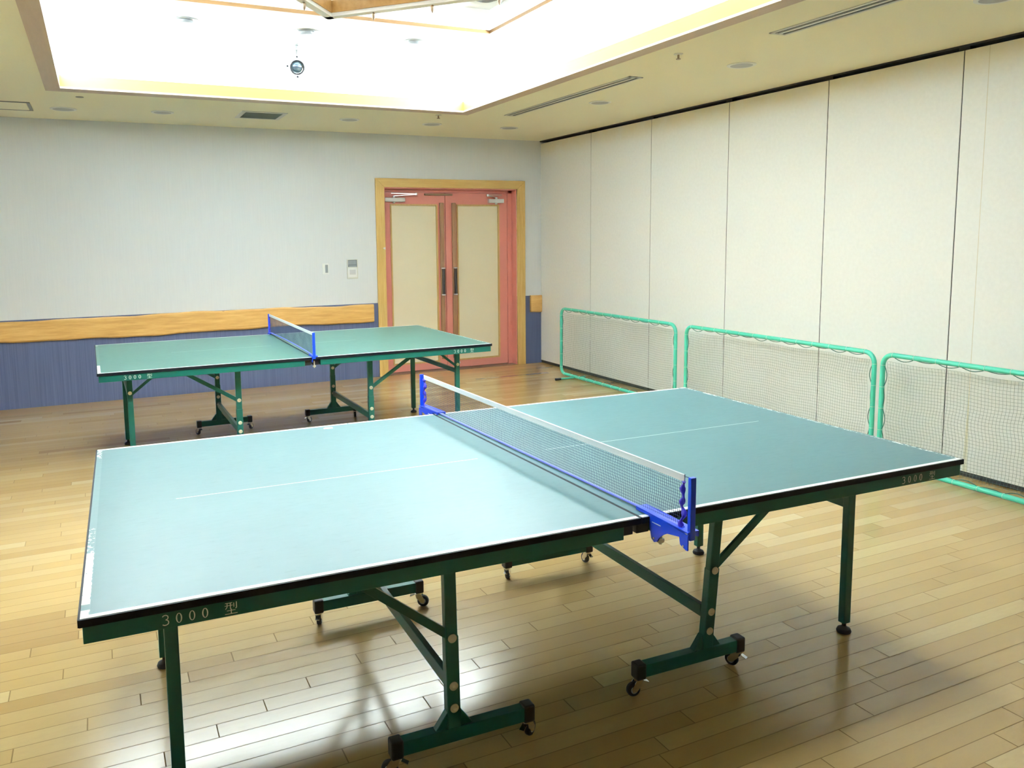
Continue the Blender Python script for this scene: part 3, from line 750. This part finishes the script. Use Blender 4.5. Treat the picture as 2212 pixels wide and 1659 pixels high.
# ------------------------------------------------------------------ nets
def make_net(p0, p1, over, hgt, P, label, wave=.0):
    """p0,p1 world points (x,y) of the tape ends; over = distance from the tape end in to the table edge"""
    d = p1 - p0; Ln = d.length; R = empty('table_tennis_net', (p0.x, p0.y, .76), math.atan2(d.y, d.x))
    zt = hgt
    # string mesh: real strands
    b = MB(); pit = P.get('pitch', .0085); th = P.get('th', .0011)
    def wav(x, z): return .0035 * math.sin(z * 42 + 1.3 * math.sin(x * 7)) * math.sin(PI * min(1, max(0, z / zt)))
    z0 = .006; zs = zt - .016; n = int((Ln - .03) / pit)
    def sag(x): return z0 + wave * math.sin(PI * x / Ln) ** .6
    for i in range(n + 1):
        x = .015 + i * (Ln - .03) / n; zb = sag(x); pr = []
        for k_ in range(7):
            z = zb + (zs - zb) * k_ / 6; pr.append((x + wav(x, z), wav(x * 3, z) * .4, z))
        b.tube(pr, th / 2, 3, cap=False)
    m = int((zs - z0) / pit)
    for j_ in range(m + 1):
        f = j_ / m; pr = []
        for k_ in range(25):
            x = .015 + (Ln - .03) * k_ / 24; zb = sag(x); z = zb + (zs - zb) * f; pr.append((x, wav(x * 3, z) * .4, z))
        b.tube(pr, th / 2, 3, cap=False)
    b.build('mesh', M['net_string'], R)
    t = MB(); t.box(0, Ln, -.0022, -.0008, zt - .018, zt).box(0, Ln, .0008, .0022, zt - .018, zt)
    t.tube([(0, 0, zt), (Ln, 0, zt)], .0028, 8)
    t.build('top_tape', M['white_tape'], R)
    c_ = MB().tube([(.0, 0, z0)] + [(Ln * k_ / 24, 0, sag(Ln * k_ / 24)) for k_ in range(1, 24)] + [(Ln, 0, z0)], .0042, 8)
    c_.build('bottom_cord', M['cord'], R)
    # thin tension cord from tape to posts
    po = P['post']
    c_ = MB()
    for x0, x1 in ((0, -po), (Ln, Ln + po)): c_.tube([(x0, 0, zt - .003), (x1, 0, zt - .001)], .0012, 6)
    c_.build('tension_cord', M['net_string'], R)
    for e, s in ((0, 1), (Ln, -1)):
        # bunched end sleeve
        pts = []; rad = []
        for k_ in range(19):
            f = k_ / 18; pts.append((e + s * (.006 + .005 * math.sin(f * 17 + e)), .003 * math.sin(f * 13), .004 + f * (zt - .022))); rad.append((.0060 + .0030 * math.sin(f * 25 + e)) * P.get('sl', 1))
        MB().tube(pts, .006, 9, rads=rad).build('end_sleeve', M['sleeve'], R)
        # post
        x = e - s * po
        MB().box(x - .0065, x + .0065, -.009, .009, P.get('pz', -.02), zt + .002).build('post', M['blue'], R, bevel=.0015)
        # clamp: horizontal arm on the table edge, side plate with scalloped lower edge
        o_ = over; X = lambda q: e + s * q   # q measured from tape end inwards
        a = MB()
        q0, q1 = -po - .004, o_ + P.get('grip', .06)
        xs = sorted((X(q0), X(q1)))
        yy = -.024; y_f = .016
        pl = [(X(q1), .012), (X(q1), .002), (X(o_ + .004), .0015), (X(o_ - .001), -.030), (X(o_ - .010), -.062), (X(o_ - .022), -.070), (X(o_ - .036), -.064), (X(o_ - .044), -.050),
              (X(o_ - .060), -.036), (X(o_ - .078), -.026), (X(q0 + .034), -.018), (X(q0 + .030), -.038), (X(q0 + .008), -.047), (X(q0), -.047), (X(q0), -.004), (X(o_), .010)]
        if P.get('small'):
            pl = [(X(q1), .012), (X(q1), .002), (X(o_), .001), (X(o_ - .004), -.035), (X(q0), -.035), (X(q0), .004), (X(o_), .012)]
        a.prism(pl, 'y', .012, .016)
        if not P.get('small'): a.prism([(X(q1), .012), (X(q1), .002), (X(o_), .001), (X(o_ - .004), -.030), (X(o_ - .05), -.030), (X(q0), -.012), (X(q0), .004), (X(o_), .012)], 'y', yy, yy + .004)
        za = .012
        a.add([(X(q1), yy, .0125), (X(q0), yy, .0045 if not P.get('small') else .008), (X(q0), .016, .0045 if not P.get('small') else .008), (X(q1), .016, .0125),
               (X(q1), yy, .0095), (X(q0), yy, .0015), (X(q0), .016, .0015), (X(q1), .016, .0095)],
              [(0, 1, 2, 3), (7, 6, 5, 4), (0, 4, 5, 1), (1, 5, 6, 2), (2, 6, 7, 3), (3, 7, 4, 0)])
        cl = a.build('clamp', M['blue'], R)
        MB().tube([(X(o_ - .026 if not P.get('small') else o_ - .02), -.004, -.030), (X(o_ - .026 if not P.get('small') else o_ - .02), -.004, -.078)], .0045, 10).lathe([(.010, -.072), (.012, -.066), (.010, -.060)], 14, (X(o_ - .026 if not P.get('small') else o_ - .02), -.004, 0)).build('clamp_screw', M['bolt'], cl)
        if not P.get('small'):
            MB().box(min(X(o_ - .012), X(o_ - .050)), max(X(o_ - .012), X(o_ - .050)), y_f, y_f + .0006, -.014, -.0115).build('size_mark', M['letter'], cl)
            MB().lathe([(.003, 0), (.003, .002)], 10, (X(q0 + .016), y_f, -.038), 'y').lathe([(.003, 0), (.003, .002)], 10, (X(o_ - .022), y_f, -.058), 'y').build('rivet', M['chrome'], cl)
    tag(R, label, 'table tennis net', 'blue clamp on table tennis nets'); return R

p0 = T_world(T1, A1, 1.512, -.128); p1 = T_world(T1, A1, 1.428, 1.700)
make_net(p0.xy.to_3d(), p1.xy.to_3d(), .128, .1545, dict(post=.030, grip=.062, pitch=.0088, th=.0012), 'blue framed net clamped across the nearer table in the foreground')
q0 = T_world(T2, A2, 1.362, .012); q1 = T_world(T2, A2, 1.378, W2 + .045)
make_net(q0.xy.to_3d(), q1.xy.to_3d(), .03, .168, dict(post=.012, grip=.05, pitch=.0085, th=.0012, small=True, sl=.6, pz=-.012), 'blue framed net clamped across the farther table by the door', wave=.014)

# scrap of tape on the near table
pt = T_world(T1, A1, .906, 1.487, .7605)
o = MB().prism([(-.020, -.012), (.018, -.014), (.020, .010), (-.006, .014), (-.019, .008)], 'z', 0, .0006).build('tape_scrap', M['tape'], loc=pt); o.rotation_euler = (0, 0, -.1)
tag(o, 'small white scrap of tape on the nearer table near its far edge', 'tape')

# ------------------------------------------------------------------ barriers
def make_barrier(wd, ht):
    R = empty('court_barrier', (0, 0, 0)); r = .0165; c_ = .075; z0, z1 = .022, ht - r
    y0, y1 = -wd / 2 + r, wd / 2 - r
    pts = []
    for cy, cz, a in ((y1 - c_, z1 - c_, 0), (y0 + c_, z1 - c_, 90), (y0 + c_, z0 + c_, 180), (y1 - c_, z0 + c_, 270)):
        for k_ in range(7):
            t_ = math.radians(a + 15 * k_); pts.append((0, cy + c_ * math.cos(t_), cz + c_ * math.sin(t_)))
    MB().tube(pts, r, 12, closed=True).build('frame', M['barrier'], R)
    # string net
    b = MB(); ny0, ny1, nz0, nz1 = y0 + .045, y1 - .045, z0 + .035, z1 - .048; p = .0205; rnd = random.Random(3)
    def wv(y, z): return (.012 * math.sin(y * 3.1 + z * 4), .006 * math.sin(z * 17 + y * 2.3) + .004 * math.sin(z * 31 + y * 5), .005 * math.sin(y * 12 + z * 3))
    n = int((ny1 - ny0) / p)
    for i in range(n + 1):
        y = ny0 + i * (ny1 - ny0) / n; pr = []
        for k_ in range(19):
            z = nz0 + (nz1 - nz0) * k_ / 18; w_ = wv(y, z); pr.append((w_[0] * .5, y + w_[1], z + w_[2] * .4))
        b.tube(pr, .0008, 3, cap=False)
    m = int((nz1 - nz0) / p)
    for j_ in range(m + 1):
        z = nz0 + j_ * (nz1 - nz0) / m; pr = []
        for k_ in range(37):
            y = ny0 + (ny1 - ny0) * k_ / 36; w_ = wv(y, z); pr.append((w_[0] * .5, y + w_[1] * .5, z + w_[2]))
        b.tube(pr, .0008, 3, cap=False)
    b.build('net', M['barrier_net'], R)
    # scalloped lacing cord and ties
    lc = MB(); ties = MB(); tl = []
    def lace(a, c, cnt, inward):
        a, c = Vector(a), Vector(c); inw = Vector(inward); pr = []
        for i in range(cnt):
            for k_ in range(8):
                f = (i + k_ / 8) / cnt; s_ = math.sin(PI * k_ / 8); pr.append(a.lerp(c, f) + inw * (.012 + (.016 + .007 * math.sin(i * 2.4)) * s_))
            tl.append(a.lerp(c, i / cnt))
        pr.append(c + inw * .01); tl.append(c); lc.tube(pr, .0026, 6)
    lace((0, y0 + c_, z1), (0, y1 - c_, z1), 12, (0, 0, -1)); lace((0, y0, z0 + c_), (0, y0, z1 - c_), 4, (0, 1, 0))
    lace((0, y1, z0 + c_), (0, y1, z1 - c_), 4, (0, -1, 0)); lace((0, y0 + c_, z0), (0, y1 - c_, z0), 12, (0, 0, 1))
    lc.build('lacing_cord', M['lacing'], R)
    for p_ in tl:
        horiz = abs(p_.z - z1) < .01 or abs(p_.z - z0) < .01
        c0 = [(p_.x + .0178 * math.cos(t_ * PI / 6), p_.y if horiz else p_.y + .0178 * math.sin(t_ * PI / 6), p_.z + .0178 * math.sin(t_ * PI / 6) if horiz else p_.z) for t_ in range(12)]
        MB().tube(c0, .0011, 5, closed=True).build('cable_tie', M['offwhite'], R)
    return R
def stand(R, dy):
    f = MB().tube([(-.20, dy, .016), (.12, dy, .016)], .0085, 10).build('foot', M['barrier'], R)
    MB().tube([(-.262, dy, .016), (-.195, dy, .016)], .013, 10).build('rubber_cap', M['rubber'], f)
    return f
XB = 4.72
proto = make_barrier(2.0, .776); stand(proto, .68)
bl = [(7.705, 5.70, 'mint green tube barrier with net, the farthest, its foot showing near the corner'), (5.60, 3.66, 'mint green tube barrier with net, the middle one partly behind the nearer table'), (3.635, 1.635, 'mint green tube barrier with net, the nearest, cut by the right photo edge')]
for i, (ya, yb, lab) in enumerate(bl):
    R = proto if i == 0 else copy_tree(proto)
    R.location = (XB + .01 * i, (ya + yb) / 2, 0); R.scale = (1, (ya - yb) / 2.0, 1)
    tag(R, lab, 'barrier', 'mint green court barriers by the partition')
    if i:
        for ch in kids(R):
            if ch.name.startswith('foot'):
                for g_ in kids(ch): bpy.data.objects.remove(g_)
                bpy.data.objects.remove(ch)

# ------------------------------------------------------------------ light: fluorescent battens hidden in the cove
def area(name, loc, sx, sy, power, col, rot=(PI, 0, 0)):
    l = bpy.data.lights.new(name, 'AREA'); l.shape = 'RECTANGLE'; l.size = sx; l.size_y = sy; l.energy = power; l.color = col
    o = bpy.data.objects.new(name, l); C.objects.link(o); o.location = loc; o.rotation_euler = rot; return o
cool = (.76, .89, 1.0)
ym, xm = (IY0 + IY1) / 2, (IX0 + IX1) / 2; LZ = H + .06
area('cove_lamp', (IX0 - .21, ym, LZ), .34, IY1 - IY0 + .2, 330, cool)
area('cove_lamp', (IX1 + .21, ym, LZ), .34, IY1 - IY0 + .2, 400, cool)
area('cove_lamp', (xm, IY1 + .21, LZ), IX1 - IX0 + .2, .34, 240, cool)
area('cove_lamp', (xm, IY0 - .21, LZ), IX1 - IX0 + .2, .34, 240, cool)

wd = bpy.data.worlds.new('world'); sc.world = wd; wd.use_nodes = True
wd.node_tree.nodes['Background'].inputs[0].default_value = (.6, .7, .8, 1); wd.node_tree.nodes['Background'].inputs[1].default_value = .3

# ------------------------------------------------------------------ camera
yaw, pitch, roll = math.radians(24.9968), math.radians(6.6306), math.radians(-.7038)
f_px, hh, shx, shy = 1720.132, 1.5704, -89.493, -117.129
fwd0 = Vector((math.sin(yaw), math.cos(yaw), 0)); rgt = Vector((math.cos(yaw), -math.sin(yaw), 0)); up = Vector((0, 0, 1))
fw = fwd0 * math.cos(pitch) - up * math.sin(pitch); u_ = up * math.cos(pitch) + fwd0 * math.sin(pitch)
r2 = rgt * math.cos(roll) + u_ * math.sin(roll); u2 = u_ * math.cos(roll) - rgt * math.sin(roll)
cd = bpy.data.cameras.new('camera'); cam = bpy.data.objects.new('camera', cd); C.objects.link(cam)
mw = Matrix((r2, u2, -fw)).transposed().to_4x4(); mw.translation = (0, 0, hh); cam.matrix_world = mw
cd.sensor_fit = 'HORIZONTAL'; cd.sensor_width = 36; cd.lens = f_px / 2212 * 36
cd.shift_x = -shx / 2212; cd.shift_y = shy / 2212
cd.clip_start = .02; cd.clip_end = 100
sc.camera = cam

sc.view_settings.view_transform = 'Standard'; sc.view_settings.look = 'None'
sc.view_settings.exposure = 0.16; sc.view_settings.gamma = 1.0; sc.view_settings.use_curve_mapping = False
cy = sc.cycles
cy.use_denoising = True; cy.max_bounces = 10; cy.diffuse_bounces = 7; cy.glossy_bounces = 4
cy.sample_clamp_indirect = 8; cy.caustics_reflective = False; cy.caustics_refractive = False
